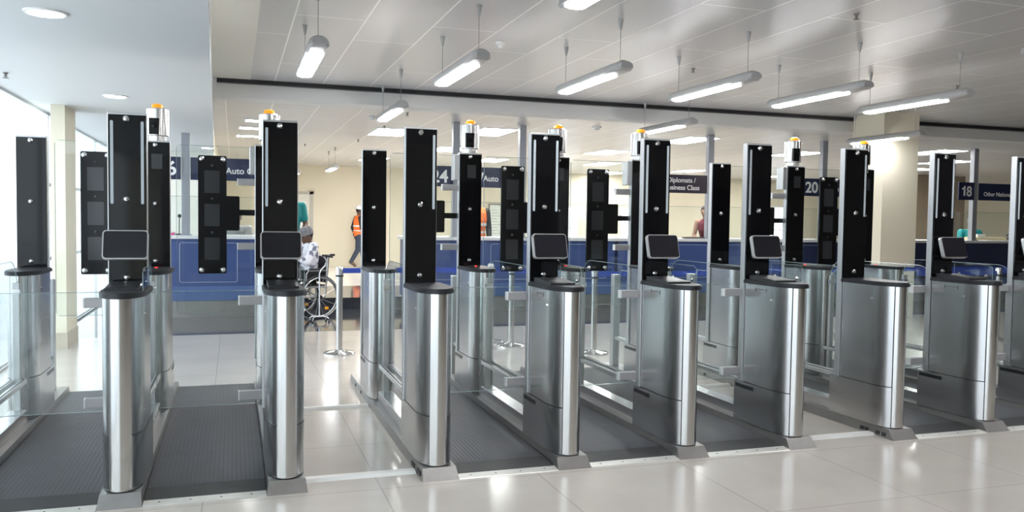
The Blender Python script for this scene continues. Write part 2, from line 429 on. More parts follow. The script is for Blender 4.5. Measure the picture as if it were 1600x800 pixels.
    if rear and 'B' in kind:
        bc = link('beacon_housing', lathe(bmesh.new(), [(.06, 0), (.06, .035), (.079, .04), (.079, .236), (.074, .242), (0, .242)], (tx + .008, .556, 2.0), 'z', 32), steel_nose, root, True)
        link('amber_dome', lathe(bmesh.new(), [(.042, 0), (.042, .014), (.036, .027), (.02, .034), (0, .036)], (tx + .008, .535, 2.242), 'z', 20), amber, bc, True)
        bm = bmesh.new()
        prism(bm, [(-.058, 2.045), (.010, 2.045), (.014, 2.165), (-.058, 2.165)], 'y', .472, .54)
        link('sensor_window', bm, black_panel, bc)
        link('sensor_lens', lathe(bmesh.new(), [(.02, 0), (.018, -.004), (0, -.006)], (-.022, .472, 2.11), 'y', 14), black_glass, bc)
        link('side_box', B(tx - .138, tx - .0985, .497, .60, 1.772, 1.985, bev=.004), alu, root)
        # camera panel on an arm to the left
        x0, x1, y0 = -.523, -.318, .515
        bm = prism(bmesh.new(), rrect(x0, x1, 1.005, 1.905, .012, 4), 'y', y0, y0 + .02)
        cp = link('camera_panel', bm, black_panel, root)
        for z in (1.705, 1.452, 1.195):
            link('panel_window', B(x0 + .045, x0 + .155, y0 - .0025, y0 + .001, z - .085, z + .085), window_dark, cp)
            link('sensor', lathe(bmesh.new(), [(.011, 0), (.010, -.004), (0, -.005)], (x0 + .10, y0, z + .125), 'y', 12), window_dark, cp)
        for x in (x0 + .026, x1 - .026):
            for z in (1.878, 1.034): link('bolt', bolt_bm(x, y0, z, .019), chrome, cp)
        bm = prism(bmesh.new(), rrect(x1 - .02, x1 + .095, 1.335, 1.60, .012, 3), 'y', y0 + .001, y0 + .06)
        box(bm, x1 + .06, tx - .097, y0 + .022, y0 + .056, 1.452, 1.497)
        link('bracket_arm', bm, black_panel, cp)
    return root
LANE = {1: 0, 2: 1, 4: 3, 5: 4, 6: 5, 8: 7, 9: 8}
def gate_leaf(root, i, rear):
    """glass leaf spanning from this pedestal to its left neighbour"""
    gap = XS[i] - XS[i - 1]
    y = .545 if not rear else .552
    zs = (.963, .412) if not rear else (1.711, 1.213)
    z0, z1 = (.362, 1.02) if not rear else (.70, 1.98)
    xl, xr = -gap + .125, -.128
    bm = prism(bmesh.new(), rrect(xl, xr, z0, z1, .02, 3), 'y', y - .005, y + .005)
    g = link('gate_leaf', bm, glass, root)
    e = bmesh.new()
    for a in ((xl - .001, xl + .0015, y - .005, y + .005, z0 + .02, z1 - .02), (xl + .02, xr - .02, y - .005, y + .005, z1 - .001, z1 + .0015), (xl + .02, xr - .02, y - .005, y + .005, z0 - .0015, z0 + .001)):
        box(e, *a)
    link('leaf_edge', e, glass_edge, g)
    for z in zs:
        b = link('hinge_bracket', B(-.236, DX - .098, y - .022, y + .022, z - .026, z + .026, bev=.003), bracket_m, g)
        link('bracket_end', B(-.242, -.2355, y - .022, y + .022, z - .026, z + .026), bracket_end, g)
FK = {0: 'F-P', 1: 'FTT', 2: 'FTL', 3: 'F-P', 4: 'FTT', 5: 'FTT', 6: 'FTL', 7: 'F-P', 8: 'FTT', 9: 'FTL'}
FL = {0: 'steel entry pedestal beyond the left edge, in front of the glazed wall, without display',
      1: 'steel pedestal with black tower and display, foremost and largest, leftmost in front row',
      2: 'steel pedestal with display, bordering the left side of the wide unmatted passage',
      3: 'steel pedestal without display, right beside the wide passage where the wheelchair shows',
      4: 'steel pedestal with display, first one right of the plain-faced tower in the middle',
      5: 'steel pedestal with display, in front of the dark diplomats sign',
      6: 'steel pedestal with display, last before the narrow unmatted gap on the right',
      7: 'steel pedestal without display, in front of the big cream pillar',
      8: 'steel pedestal with display, just right of the big cream pillar',
      9: 'steel pedestal cut off by the right edge of the photo'}
RL = {0: 'rear pedestal with plain tower and no beacon, against the bright glazed wall',
      1: 'rear pedestal with amber beacon, half hidden behind the largest front pedestal',
      2: 'rear pedestal with amber beacon, whose camera panel hangs before the blue counter at left',
      3: 'rear pedestal with plain tower and no beacon, beside the man in orange vest',
      4: 'rear pedestal with amber beacon, just right of the sign numbered 24',
      5: 'rear pedestal with amber beacon, half hidden by the middle tower with display',
      6: 'rear pedestal with amber beacon, half hidden by the tower before the diplomats sign',
      7: 'rear pedestal with plain tower and no beacon, beside the woman in the dark red top',
      8: 'rear pedestal with amber beacon, clear to see left of the big cream pillar',
      9: 'rear pedestal with amber beacon, hidden behind the plain tower before the cream pillar'}
protos = {}
def place(i, rear):
    k = ('RB' if i in LANE else 'R-') if rear else FK[i]
    if k in protos: r = copy_tree(protos[k])
    else:
        r = pedestal(k); protos[k] = r
    r.location = (XS[i], YR if rear else YP, 0)
    tag(r, RL[i] if rear else FL[i], 'gate pedestal', 'rear row of e-gate pedestals' if rear else 'front row of e-gate pedestals')
    return r
placed = []
for i in range(10):
    for rear in (False, True): placed.append((place(i, rear), i, rear))
for r, i, rear in placed:
    if i in LANE: gate_leaf(r, i, rear)

# barrier bases: plinth, sill, rails, paired side glass
BL = {0: 'long steel plinth on the floor along the glazed wall at far left',
      1: 'long steel plinth under the largest, leftmost front pedestal',
      2: 'long steel plinth along the left edge of the wide unmatted passage',
      3: 'long steel plinth with cable notches along the right edge of the wide unmatted passage',
      4: 'long steel plinth under the first display pedestal right of the plain middle tower',
      5: 'long steel plinth under the pedestal facing the diplomats sign',
      6: 'long steel plinth along the left edge of the narrow unmatted gap on the right',
      7: 'long steel plinth with black notches along the right edge of the narrow unmatted gap',
      8: 'long steel plinth under the display pedestal right of the cream pillar',
      9: 'long steel plinth cut off at the right edge of the photo'}
SL = {0: 'glass side screen with rails along the glazed wall at far left',
      1: 'glass side screen right behind the largest, leftmost front pedestal',
      2: 'glass side screen bordering the left side of the wide unmatted passage',
      3: 'glass side screen with rails bordering the right side of the wide unmatted passage',
      4: 'glass side screen with rounded corner, below the middle camera panel',
      5: 'glass side screen with rounded top, behind the pedestal facing the diplomats sign',
      6: 'glass side screen bordering the left side of the narrow unmatted gap',
      7: 'glass side screen bordering the right side of the narrow unmatted gap',
      8: 'glass side screen just right of the big cream pillar',
      9: 'glass side screen with curved top, nearest the right edge of the photo'}
def barrier_plinth():
    y0, y1, h = 4.446, 7.46, PZ
    bm = bmesh.new()
    a = [(-.1035, y0, 0), (.1035, y0, 0), (.1035, y1, 0), (-.1035, y1, 0), (-.095, y0 + .05, h), (.095, y0 + .05, h), (.1, y1 - .03, h), (-.1, y1 - .03, h)]
    v = [bm.verts.new((x, y - YP, z)) for x, y, z in a]
    for f in ((3, 2, 1, 0), (4, 5, 6, 7), (0, 1, 5, 4), (1, 2, 6, 5), (2, 3, 7, 6), (3, 0, 4, 7)): bm.faces.new([v[k] for k in f])
    return link('barrier_plinth', bm, steel_base)
def side_screen():
    root = bpy.data.objects.new('side_screen', None); COL.objects.link(root)
    h = PZ; s0, s1 = .595, 1.744     # between the two casings (local y)
    link('sill', B(-.052, .052, s0, s1, h, .142, bev=.003), steel, root)
    for s in (-1, 1):
        x = s * .036
        rl = link('rail', B(x - .016, x + .016, s0, s1, .316, .346, bev=.003), alu, root)
        link('rail_groove', B(x - .006, x + .006, s0 + .01, s1 - .01, .3455, .3475), black_plastic, rl)
    for yy in (s0 + .016, s1 - .022):
        link('screen_post', B(-.02, .02, yy - .015, yy + .015, .142, .99, bev=.002), alu, root)
    z1 = 1.135; ra, rb = .17, .12; yb, yf = s1 - .002, s0 + .002
    outl = [(yf, .144), (yb, .144)]
    outl += [(yb - ra + ra * math.cos(R(t)), z1 - ra + ra * math.sin(R(t))) for t in range(0, 91, 15)]
    outl += [(yf + rb + rb * math.cos(R(t)), z1 - rb + rb * math.sin(R(t))) for t in range(90, 181, 15)]
    g = link('side_glass', prism(bmesh.new(), outl, 'x', -.005, .005), glass, root)
    e = bmesh.new(); tube(e, [(0, y, z) for y, z in outl[1:]], .0024, 5)
    link('glass_edge', e, glass_edge, g)
    for (yy, zz) in ((s0 + .016, .93), (s1 - .022, .93)):
        link('glass_clamp', B(-.026, .026, yy - .018, yy + .018, zz - .02, zz + .02, bev=.003), chrome, root)
    return root
bb, ss = barrier_plinth(), side_screen()
for i in range(10):
    r = bb if i == 0 else copy_tree(bb)
    r.location = (XS[i], YP, 0); tag(r, BL[i], 'plinth', 'plinths of the e-gate barriers')
    placed.append((r, i, 'base'))
    r = ss if i == 0 else copy_tree(ss)
    r.location = (XS[i], YP, 0); tag(r, SL[i], 'glass screen', 'side screens of the e-gate barriers')
def notches(root):
    bm = bmesh.new()
    for y in (.02, .075, .18, .225): 
        box(bm, -.1062, -.101, y, y + .032, .012, .036)
    for y in (2.3, 2.6): box(bm, -.1062, -.101, y, y + .03, .012, .036)
    link('cable_notch', bm, black_plastic, root)
for r, i, k in placed:
    if k == 'base' and i in (3, 7): notches(r)

# lane mats with aluminium ramp edge
ML = {1: 'dark ribbed rubber mat in the far left lane beside the glazed wall',
      2: 'dark ribbed rubber mat in the lane left of the wide unmatted passage, foremost and widest',
      4: 'dark rubber mat in the lane just right of the plain middle tower',
      5: 'dark rubber mat in the lane left of the pedestal facing the diplomats sign',
      6: 'dark rubber mat in the last lane before the narrow unmatted gap on the right',
      8: 'dark rubber mat in the lane right of the cream pillar pedestal',
      9: 'dark rubber mat in the lane at the right edge'}
for i, j in LANE.items():
    x0, x1 = XS[j] + .105, XS[i] - .105
    t = thing('floor_mat', ML[i], 'floor mat', ((x0 + x1) / 2, 4.44, 0), 0, 'mats of the e-gate lanes')
    hw = (x1 - x0) / 2
    bm = bmesh.new()
    prism(bm, [(.252, 0.0005), (.252, .021), (2.98, .021), (3.0, .0005)], 'x', -hw, hw)
    link('rubber_sheet', bm, matrub, t)
    bm = bmesh.new(); prism(bm, [(.074, 0.0005), (.074, .009), (.248, .021), (.251, .021), (.251, .0005)], 'x', -hw, hw)
    link('ramp', bm, ramp_m, t)
    bm = bmesh.new()
    prism(bm, [(0, .0005), (.005, .005), (.072, .011), (.072, .0005)], 'x', -hw, hw)
    e = link('edge_strip', bm, strip_alu, t)
    for k in range(4):
        x = -hw + (k + .5) * hw / 2
        link('screw', lathe(bmesh.new(), [(.006, 0), (.005, .001), (0, .0012)], (x, .04, .0085), 'z', 8), rubber, e)
# cable covers across the two open passages
for (a, b, nm) in ((2, 3, 'wide passage'), (6, 7, 'narrow gap on the right')):
    for y, lab, wd in ((4.65, 'nearer pale cable cover strip across the floor of the ' + nm, .045), (6.4, 'farther pale cable cover strip across the floor of the ' + nm, .03)):
        bm = bmesh.new(); prism(bm, [(y - wd, .0005), (y - wd * .55, .016), (y + wd * .55, .016), (y + wd, .0005)], 'x', XS[a] + .106, XS[b] - .108)
        tag(link('cable_cover', bm, mat('white_plastic', (.80, .80, .77), .4), None), lab, 'cable cover', 'cable covers')

# ------------------------------------------------------------------ pendant lamps
def lamp():
    """local: length along +y from 0 (near end) to 1.52; z=0 at the lamp's bottom"""
    root = bpy.data.objects.new('pendant_lamp', None); COL.objects.link(root)
    n = 10
    top = [(.078 * math.cos(math.pi * k / n), .008 + .075 * math.sin(math.pi * k / n) ** .8) for k in range(n + 1)]
    bot = [(-.06, -.006), (.06, -.006)]
    link('housing', prism(bmesh.new(), top + bot, 'y', .06, 1.47), lamp_grey, root, True)
    for ya, yb, s in ((.06, 0, 1), (1.47, 1.52, 1)):
        bm = bmesh.new(); pts = top + bot
        A = [bm.verts.new((x, ya, z)) for x, z in pts]; Bq = [bm.verts.new((x * .72, yb, .03 + (z - .03) * .62)) for x, z in pts]
        for k in range(len(pts)): bm.faces.new((A[k], A[(k + 1) % len(pts)], Bq[(k + 1) % len(pts)], Bq[k]))
        bm.faces.new(Bq); bmesh.ops.recalc_face_normals(bm, faces=bm.faces)
        link('end_cap', bm, lamp_grey, root, True)
    link('diffuser', prism(bmesh.new(), [(-.07, .018), (-.062, -.014), (-.03, -.022), (.03, -.022), (.062, -.014), (.07, .018)], 'y', .33, 1.40), tube_on, root)
    for y in (.14, 1.38):
        hz = CEIL - 2.73
        wv = link('suspension_wire', cyl(bmesh.new(), (0, y, .06), (0, y, hz - .02), .0028, n=6), wire_m, root)
        link('ceiling_cone', lathe(bmesh.new(), [(.009, -.085), (.015, -.055), (.024, 0)], (0, y, hz), 'z', 12), cone_m, wv)
    return root
LP = [(.61, 6.42, 'pendant lamp seen nearly end on, leftmost of the front row'),
      (1.88, 6.42, 'lit pendant lamp, second from left in the front row'),
      (3.14, 6.42, 'lit pendant lamp, third from left in the front row'),
      (4.41, 6.42, 'lit pendant lamp, fourth from left in the front row'),
      (5.64, 6.42, 'lit pendant lamp, fifth from left, above the last display pedestal before the gap'),
      (6.87, 6.42, 'lit pendant lamp, rightmost of the front row, before the top of the pillar'),
      (1.85, 9.58, 'small pendant lamp hanging just below the white beam, left of centre'),
      (5.66, 9.58, 'lit pendant lamp just above the beacon of the pedestal by the diplomats sign'),
      (9.33, 9.52, 'lit pendant lamp close in front of the cream pillar'),
      (1.93, 3.27, 'pendant lamp cut off by the top edge of the photo'),
      (5.64, 3.27, 'pendant lamp over the hall beyond the top right corner'),
      (-.0 + 1.93, .1, 'unseen pendant lamp added for light behind the camera'),  # unseen lamps from the rows behind the camera, added for more light
      (5.64, .1, 'unseen pendant lamp added for light behind the camera to the right'),
      (9.4, 3.27, 'pendant lamp over the hall right of the photo'),
      (3.8, -3.4, 'unseen pendant lamp added for light at the back of the hall')]
l0 = lamp()
for k, (x, y, lab) in enumerate(LP):
    o = l0 if k == 0 else copy_tree(l0)
    o.location = (x, y, 2.73); tag(o, lab, 'lamp', 'pendant strip lamps')
# lamps in the far hall: lower ceiling, smaller ceiling cones
for x, y, lab in ((2.05, 18.0, 'tiny far pendant lamp on the left before the cream far wall, nearer one'), (1.45, 20.6, 'tiny far pendant lamp on the left before the cream far wall, farther one')):
    o = copy_tree(l0); o.location = (x, y, 2.50); tag(o, lab, 'lamp', 'pendant strip lamps')
# recessed light panels of the far ceiling, several added to brighten the hall
def panel_light(x, y, lab, sx=.6, sy=.6):
    t = thing('ceiling_light_panel', lab, 'ceiling light', (x, y, FARC), 0, 'recessed light panels of the far ceiling')
    f = bmesh.new()
    for a in ((-sx / 2 - .03, sx / 2 + .03, -sy / 2 - .03, -sy / 2), (-sx / 2 - .03, sx / 2 + .03, sy / 2, sy / 2 + .03), (-sx / 2 - .03, -sx / 2, -sy / 2, sy / 2), (sx / 2, sx / 2 + .03, -sy / 2, sy / 2)):
        box(f, a[0], a[1], a[2], a[3], -.012, -.0005)
    link('frame', f, white_paint, t)
    link('diffuser', B(-sx / 2, sx / 2, -sy / 2, sy / 2, -.008, -.001), panel_on, t)
for x, y, sx, sy, lab in ((4.2, 13.8, .6, 1.2, 'long recessed light panel beside the beacon right of sign 24'),
                  (7.75, 16.8, .6, 1.2, 'recessed light panel above the camera panel left of the diplomats sign'),
                  (7.9, 13.6, .6, 1.2, 'recessed light panel right of the beacon by the diplomats sign'),
                  (12.7, 21.7, .6, 1.2, 'far recessed light panel just above the diplomats sign'),
                  (9.2, 20.2, .6, 1.2, 'far recessed light panel between the middle towers'),
                  (11.5, 15.2, .6, 1.2, 'recessed light panel behind the clear beacon left of the pillar'),
                  (13.6, 13.6, .6, 1.2, 'recessed light panel right of the pillar, beside the right tower top'),
                  (16.0, 15.6, .6, 1.2, 'recessed light panel above the sign numbered 18'),
                  (17.2, 17.8, 1.2, .6, 'far recessed light panel above the other nationals sign'),
                  (.48, 13.8, .6, .3, 'recessed light slot beside the left beacon, nearest'),
                  (.40, 15.0, .6, .3, 'recessed light slot beside the left beacon, middle one'),
                  (.36, 16.5, .6, .3, 'recessed light slot beside the left beacon, farthest'),
                  (2.6, 14.6, .6, 1.2, 'recessed light panel of the far hall hidden behind the white beam, left of centre'),
                  (3.4, 21.5, .6, 1.2, 'far recessed light panel added to brighten the cream far wall behind the plain rear tower'),
                  (6.2, 20.4, .6, 1.2, 'far recessed light panel added to brighten the far hall above the notice board'),
                  (4.4, 17.6, .6, 1.2, 'recessed light panel far behind the beacon right of sign 24'),
                  (11.2, 24.0, .6, 1.2, 'farthest recessed light panel between the middle towers'),
                  (16.6, 22.6, .6, 1.2, 'far recessed light panel left of the clear beacon')):
    panel_light(x, y, lab, sx, sy)
# round downlights of the soffit
for x, y, lab in ((-1.02, 5.44, 'round downlight in the soffit at top left corner'), (-1.09, 9.0, 'round downlight in the soffit above the largest tower'), (-.42, 15.2, 'tiny far round downlight near the end of the soffit')):
    t = thing('downlight', lab, 'ceiling light', (x, y, SOFF), 0, 'round downlights of the soffit')
    link('lens', lathe(bmesh.new(), [(.1, -.002), (.09, -.010), (0, -.012)], (0, 0, 0), 'z', 28), panel_on, t)
    link('trim_ring', lathe(bmesh.new(), [(.1, -.0005), (.118, -.0005), (.114, -.010), (.1, -.012)], (0, 0, 0), 'z', 28, False), white_paint, t)
# sprinklers and detectors
def sprinkler(x, y, z, lab):
    t = thing('sprinkler_head', lab, 'sprinkler', (x, y, z), 0, 'ceiling sprinklers')
    g = mat('sprinkler_metal', (.22, .2, .19), .4, .7)
    link('stem', lathe(bmesh.new(), [(.028, -.001), (.026, -.012), (.01, -.014), (.008, -.05), (0, -.052)], (0, 0, 0), 'z', 12), g, t)
    t.scale = (.75,) * 3
    bm = lathe(bmesh.new(), [(.034, -.058), (.034, -.062), (0, -.064)], (0, 0, 0), 'z', 12)
    for s in (-1, 1): tube(bm, [(s * .009, 0, -.014), (s * .02, 0, -.036), (s * .006, 0, -.058)], .003, 5)
    link('deflector', bm, g, t)
for x, y, z, lab in ((2.41, 8.31, CEIL, 'dark sprinkler on the ceiling right of the second pendant lamp'), (4.89, 8.33, CEIL, 'dark sprinkler on the ceiling above the fourth pendant lamp'),
                     (4.84, 5.68, CEIL, 'dark sprinkler on the ceiling near the top edge, right of centre'), (8.45, 8.1, CEIL, 'dark sprinkler on the ceiling at upper right'),
                     (2.35, 11.85, FARC, 'dark sprinkler just past the white beam, right of the small pendant lamp'), (2.34, 13.7, FARC, 'dark sprinkler below the small pendant lamp'),
                     (1.4, 17.8, FARC, 'tiny far sprinkler left of the plain rear tower'), (2.28, 16.3, FARC, 'tiny far sprinkler above the plain rear tower'),
                     (-1.78, 7.9, SOFF, 'sprinkler hanging from the soffit at far left'), (-1.50, 12.9, SOFF, 'sprinkler on the soffit just right of the left pillar')):
    sprinkler(x, y, z, lab)
for x, y, z, r, lab in ((5.5, 12.3, FARC, .075, 'round white smoke detector below the beam, right of centre'), (2.45, 7.8, CEIL, .045, 'small white ceiling sensor by the second pendant lamp'), (1.95, 12.5, FARC, .05, 'small white ceiling sensor below the small pendant lamp')):
    t = thing('smoke_detector', lab, 'smoke detector', (x, y, z), 0, 'ceiling detectors')
    link('base_plate', lathe(bmesh.new(), [(r, -.001), (r, -.02), (r * .9, -.028), (0, -.028)], (0, 0, 0), 'z', 24), white_paint, t, True)
    link('sensor_cup', lathe(bmesh.new(), [(r * .6, -.028), (r * .55, -.05), (r * .3, -.06), (0, -.06)], (0, 0, 0), 'z', 24), white_paint, t, True)

# ------------------------------------------------------------------ booth counters and signs
CY = 12.6
blue_dk = add_noise(mat('blue_laminate_dark', (.02, .03, .09), .3), (1, 1, 1), 3, (.018, .028, .085), (.022, .034, .10))  # darker tone of the counter blue, for the counters on the right
def counter(x0, x1, lab, panels, front=None):
    t = thing('booth_counter', lab, 'counter', ((x0 + x1) / 2, CY, 0), 0, 'booth counters of the far side')
    a, b = x0 - (x0 + x1) / 2, x1 - (x0 + x1) / 2
    link('body', B(a, b, 0, .6, .235, 1.115), front or blue, t)
    link('lower_band', B(a, b, -.006, -.0005, .24, .44), blue_lt, t)
    link('kick_plate', B(a + .02, b - .02, .03, .55, 0, .235), steel_base, t)
    link('counter_top', B(a - .03, b + .03, -.05, .7, 1.115, 1.165, bev=.004), white_top, t)
    for p0, p1 in panels:
        bm = bmesh.new()
        pts = rrect(p0 - (x0 + x1) / 2, p1 - (x0 + x1) / 2, .50, 1.06, .03, 4)
        tube(bm, [(x, -.003, z) for x, z in pts], .004, 4, True)
        link('inlay_line', bm, line_lt, t)
    g = thing('counter_screen', lab.replace('blue booth counter', 'clear glass screen standing on the blue counter').replace('dark clear', 'clear').replace(' with white top', ''), 'glass screen', ((x0 + x1) / 2, CY + .25, 1.1655), 0, 'glass screens on the counters')
    link('pane', B(a + .05, b - .05, 0, .008, .0005, .55), glass, g)
    link('screen_edge', B(a + .05, b - .05, -.002, .010, .55, .556), glass_edge, g)
    link('floor_clip', B(a + .3, a + .36, -.008, .016, .0002, .04), chrome, g); link('floor_clip', B(b - .36, b - .3, -.008, .016, .0002, .04), chrome, g)
    return t
counter(-1.15, .55, 'blue booth counter with white top on the left, behind the leftmost camera panels', [(-.72, .05)])
counter(2.52, 6.0, 'blue booth counter behind the middle towers, below sign 24', [(2.9, 3.6), (3.85, 4.9), (5.1, 5.85)])
counter(6.06, 9.25, 'blue booth counter below the dark diplomats sign', [(6.9, 7.75), (8.0, 9.0)])
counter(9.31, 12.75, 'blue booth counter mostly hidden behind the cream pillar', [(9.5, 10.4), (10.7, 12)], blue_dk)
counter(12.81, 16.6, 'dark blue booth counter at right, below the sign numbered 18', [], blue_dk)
for x, z0, lab in ((-.64, 1.165, 'grey steel post between sign 26 and the auto sign on the left'), (3.28, 1.165, 'grey steel post behind the beacon right of sign 24'), (4.37, 1.165, 'grey steel post left of the middle display tower'),
                   (7.80, 1.165, 'grey steel post above the plain rear tower right of the diplomats sign'), (9.53, 1.165, 'grey steel post right of the clear beacon'), (10.16, 1.165, 'grey steel post between the white 2 sign and the Bu sign left of the pillar'), (13.70, 1.165, 'grey steel post between the 18 sign and the other nationals sign')):
    t = thing('booth_post', lab, 'post', (x, CY + .05, 0), 0, 'grey posts of the booths')
    link('shaft', B(-.055, .055, -.04, .06, z0 + .0005, FARC, bev=.006), post_grey, t)
    link('base_plate', B(-.08, .08, -.07, .09, z0 + .0005, z0 + .012), post_grey, t)
FONT = None
def text_obj(s, size, m, parent, loc, align='LEFT', bold=0.0):
    cu = bpy.data.curves.new('lettering', 'FONT'); cu.body = s; cu.size = size; cu.extrude = .002; cu.offset = bold
    cu.align_x = align
    o = bpy.data.objects.new('lettering_src', cu); COL.objects.link(o)
    dg = bpy.context.evaluated_depsgraph_get()
    me = bpy.data.meshes.new_from_object(o.evaluated_get(dg)); me.name = 'lettering'
    bpy.data.objects.remove(o)
    me.materials.clear(); me.materials.append(m)
    t = bpy.data.objects.new('lettering', me); COL.objects.link(t); t.parent = parent; t.location = loc; t.rotation_euler = (R(90), 0, 0)
    return t
def sign(x0, x1, z0, z1, lab, texts, m=navy, cat='sign', y=CY - .02, one=False):
    t = thing('hanging_sign', lab, cat, (x0, y, z0), 0, 'signs of the booths')
    link('board', B(0, x1 - x0, 0, .03, 0, z1 - z0, bev=.002), m, t)
    if one:
        link('lettering', prism(bmesh.new(), [(.115, .078), (.155, .078), (.155, .27), (.125, .27), (.118, .245), (.075, .228), (.075, .196), (.115, .207)], 'y', -.005, -.001), sign_white, t)
    for s, size, tx, tz, bold in texts: text_obj(s, size, sign_white, t, (tx, -.003, tz), 'LEFT', bold)
    return t
sign(-1.06, -.70, 1.945, 2.26, 'navy sign board with a white 6 at left', [('26', .27, .035, .065, .006)])
sign(-.575, .62, 1.945, 2.26, 'navy sign reading Auto G on the left', [('/', .22, .395, .075, .004), ('Auto G', .122, .47, .10, .002)])
sign(2.84, 3.22, 1.945, 2.26, 'navy sign board with a white number 24', [('24', .27, .03, .065, .006)])
sign(3.36, 4.30, 1.945, 2.26, 'navy sign reading Auto in the middle, left of the camera panel', [('/', .22, .285, .075, .004), ('Auto', .122, .345, .10, .002)])
sign(6.50, 7.71, 1.940, 2.25, 'dark plum sign reading Diplomats / Business Class', [('Diplomats /', .115, .44, .180, .0015), ('Business Class', .115, .39, .055, .0015)], plum)
sign(9.60, 10.06, 1.945, 2.26, 'navy sign board with a white 2 left of the pillar', [('20', .27, .12, .065, .006)])
sign(10.26, 11.2, 1.945, 2.26, 'navy sign with white letters Bu beside the pillar', [('Bu', .122, .06, .10, .002)])
sign(13.25, 13.635, 1.95, 2.29, 'navy sign board with a white number 18 at right', [('8', .27, .185, .075, .006)], one=True)
sign(13.76, 14.95, 1.95, 2.28, 'navy sign reading Other Nationals at right', [('Other Nationals', .112, .11, .085, .002)])

# stanchions with blue belts
def stanchion(x, y, lab, belts, h=.93):
    t = thing('belt_stanchion', lab, 'stanchion', (x, y, 0), 0, 'belt stanchions')
    link('base', lathe(bmesh.new(), [(.165, 0), (.165, .012), (.15, .024), (.06, .036), (.04, .05), (0, .05)], n=32), chrome, t, True)
    link('pole', cyl(bmesh.new(), (0, 0, .04), (0, 0, h - .1), .034, n=24), steel_nose, t, True)
    link('belt_head', lathe(bmesh.new(), [(.038, h - .1), (.038, h - .012), (.03, h), (0, h)], n=24), steel, t, True)
    link('collar', lathe(bmesh.new(), [(.041, h - .108), (.041, h - .09), (.03, h - .085)], n=24), black_plastic, t, True)
    for dx, dy, z in belts:
        d = Vector((dx, dy, 0)); nrm = Vector((-dy, dx, 0)).normalized() * .0015; s = d.normalized() * .036
        bm = bmesh.new(); A = []
        for q in (s + nrm, d + nrm, d - nrm, s - nrm): A.append((q.x, q.y))
        prism(bm, A, 'z', z - .027, z + .027)
        link('belt', bm, belt_blue, t)
stanchion(1.062, 8.93, 'silver stanchion standing in the wide passage with a blue belt', [(1.88, 0, .885)])
stanchion(3.01, 9.02, 'silver stanchion under the middle camera panel', [(.66, 0, .86)])
stanchion(3.72, 8.3, 'silver stanchion behind the glass left of the pedestal facing the diplomats sign', [(2.0, 0, .87)])
stanchion(2.86, 9.35, 'silver stanchion mostly hidden behind the clear rear pedestal in the middle', [])
stanchion(8.05, 8.6, 'silver stanchion before the cream pillar', [(2.4, 0, .88), (-2.2, 0, .88)])
stanchion(9.17, 8.05, 'silver stanchion right of the pillar seen between the last two pedestals', [(-1.3, 0, .86), (1.6, 0, .88)])

# ------------------------------------------------------------------ booth floor, far windows, notice board, desk items
struct('floor_booth', B(-1.1, 16.6, 13.32, 15.6, 0, .18), granite_m)
pane_lit = mat('bright_window_pane', (.8, .85, .9), .3, 0, .5, (.90, .97, 1), 1.3)
for n, (x0, x1, z0, z1) in enumerate(((9.7, 10.5, .9, 1.86), (12.1, 13.3, .85, 1.85), (17.4, 18.6, .9, 2.0), (23.6, 24.7, .9, 1.95))):
    wn = struct('window_%d' % (n + 2), B(x0, x1, YF - .02, YF - .001, z0, z1), pane_lit)
    f = bmesh.new(); t_ = .05; xm = (x0 + x1) / 2
    for a in ((x0 - t_, x1 + t_, z0 - t_, z0), (x0 - t_, x1 + t_, z1, z1 + t_), (x0 - t_, x0, z0, z1), (x1, x1 + t_, z0, z1), (xm - .02, xm + .02, z0, z1), (x0, x1, z0 + .3, z0 + .33)):
        box(f, a[0], a[1], YF - .06, YF - .002, a[2], a[3])
    o = link('window_frame', f, white_paint, wn); o['kind'] = 'structure'
struct('wall_partition', B(17.2, 21.2, 19.9, 20.0, 0, FARC), mat('brown_partition', (.30, .24, .17), .6))
t = thing('notice_board', 'framed white notice board on the far wall, below the middle auto sign', 'notice board', (7.78, YF - .03, .9))
bm = bmesh.new()
for a in ((-.24, .24, 1.0, 1.04), (-.24, .24, -.04, 0), (-.24, -.2, 0, 1.0), (.2, .24, 0, 1.0)): box(bm, a[0], a[1], -.02, .028, a[2], a[3])
link('frame', bm, mat('board_frame', (.30, .28, .24), .5), t)
link('sheet', B(-.2, .2, 0, .02, 0, 1.0), mat('paper_white', (.82, .84, .80), .6), t)
bm = bmesh.new()
for k in range(9): box(bm, -.15, .15 - .05 * (k % 3), -.002, -.0005, .1 + .09 * k, .1 + .09 * k + .025)
link('printed_lines', bm, mat('print_grey', (.5, .53, .5), .6), t)

def on_counter(name, lab, cat, x, y): return thing(name, lab, cat, (x, y, 1.1655))
t = on_counter('gooseneck_microphone', 'black gooseneck microphone on the left blue counter', 'microphone', -.735, 12.795)
link('base', lathe(bmesh.new(), [(.05, 0), (.05, .015), (.02, .02), (0, .02)], n=16), black_plastic, t)
link('neck', tube(bmesh.new(), [(0, 0, .018), (0, 0, .2), (.004, -.005, .25)], .006, 8), black_plastic, t)
link('capsule', lathe(bmesh.new(), [(0, -.03), (.02, -.02), (.027, 0), (.02, .02), (0, .028)], (.004, -.005, .27), 'z', 14), black_plastic, t, True)
t = on_counter('pink_folder', 'pink folder lying on the left blue counter', 'folder', -.93, 12.72)
link('cover', B(-.14, .12, -.09, .09, .0002, .03, bev=.006), mat('pink_card', (.85, .06, .32), .5), t)
link('pages', B(-.12, .1, -.08, .08, .0302, .036), mat('paper_white', (.82, .84, .80), .6), t)
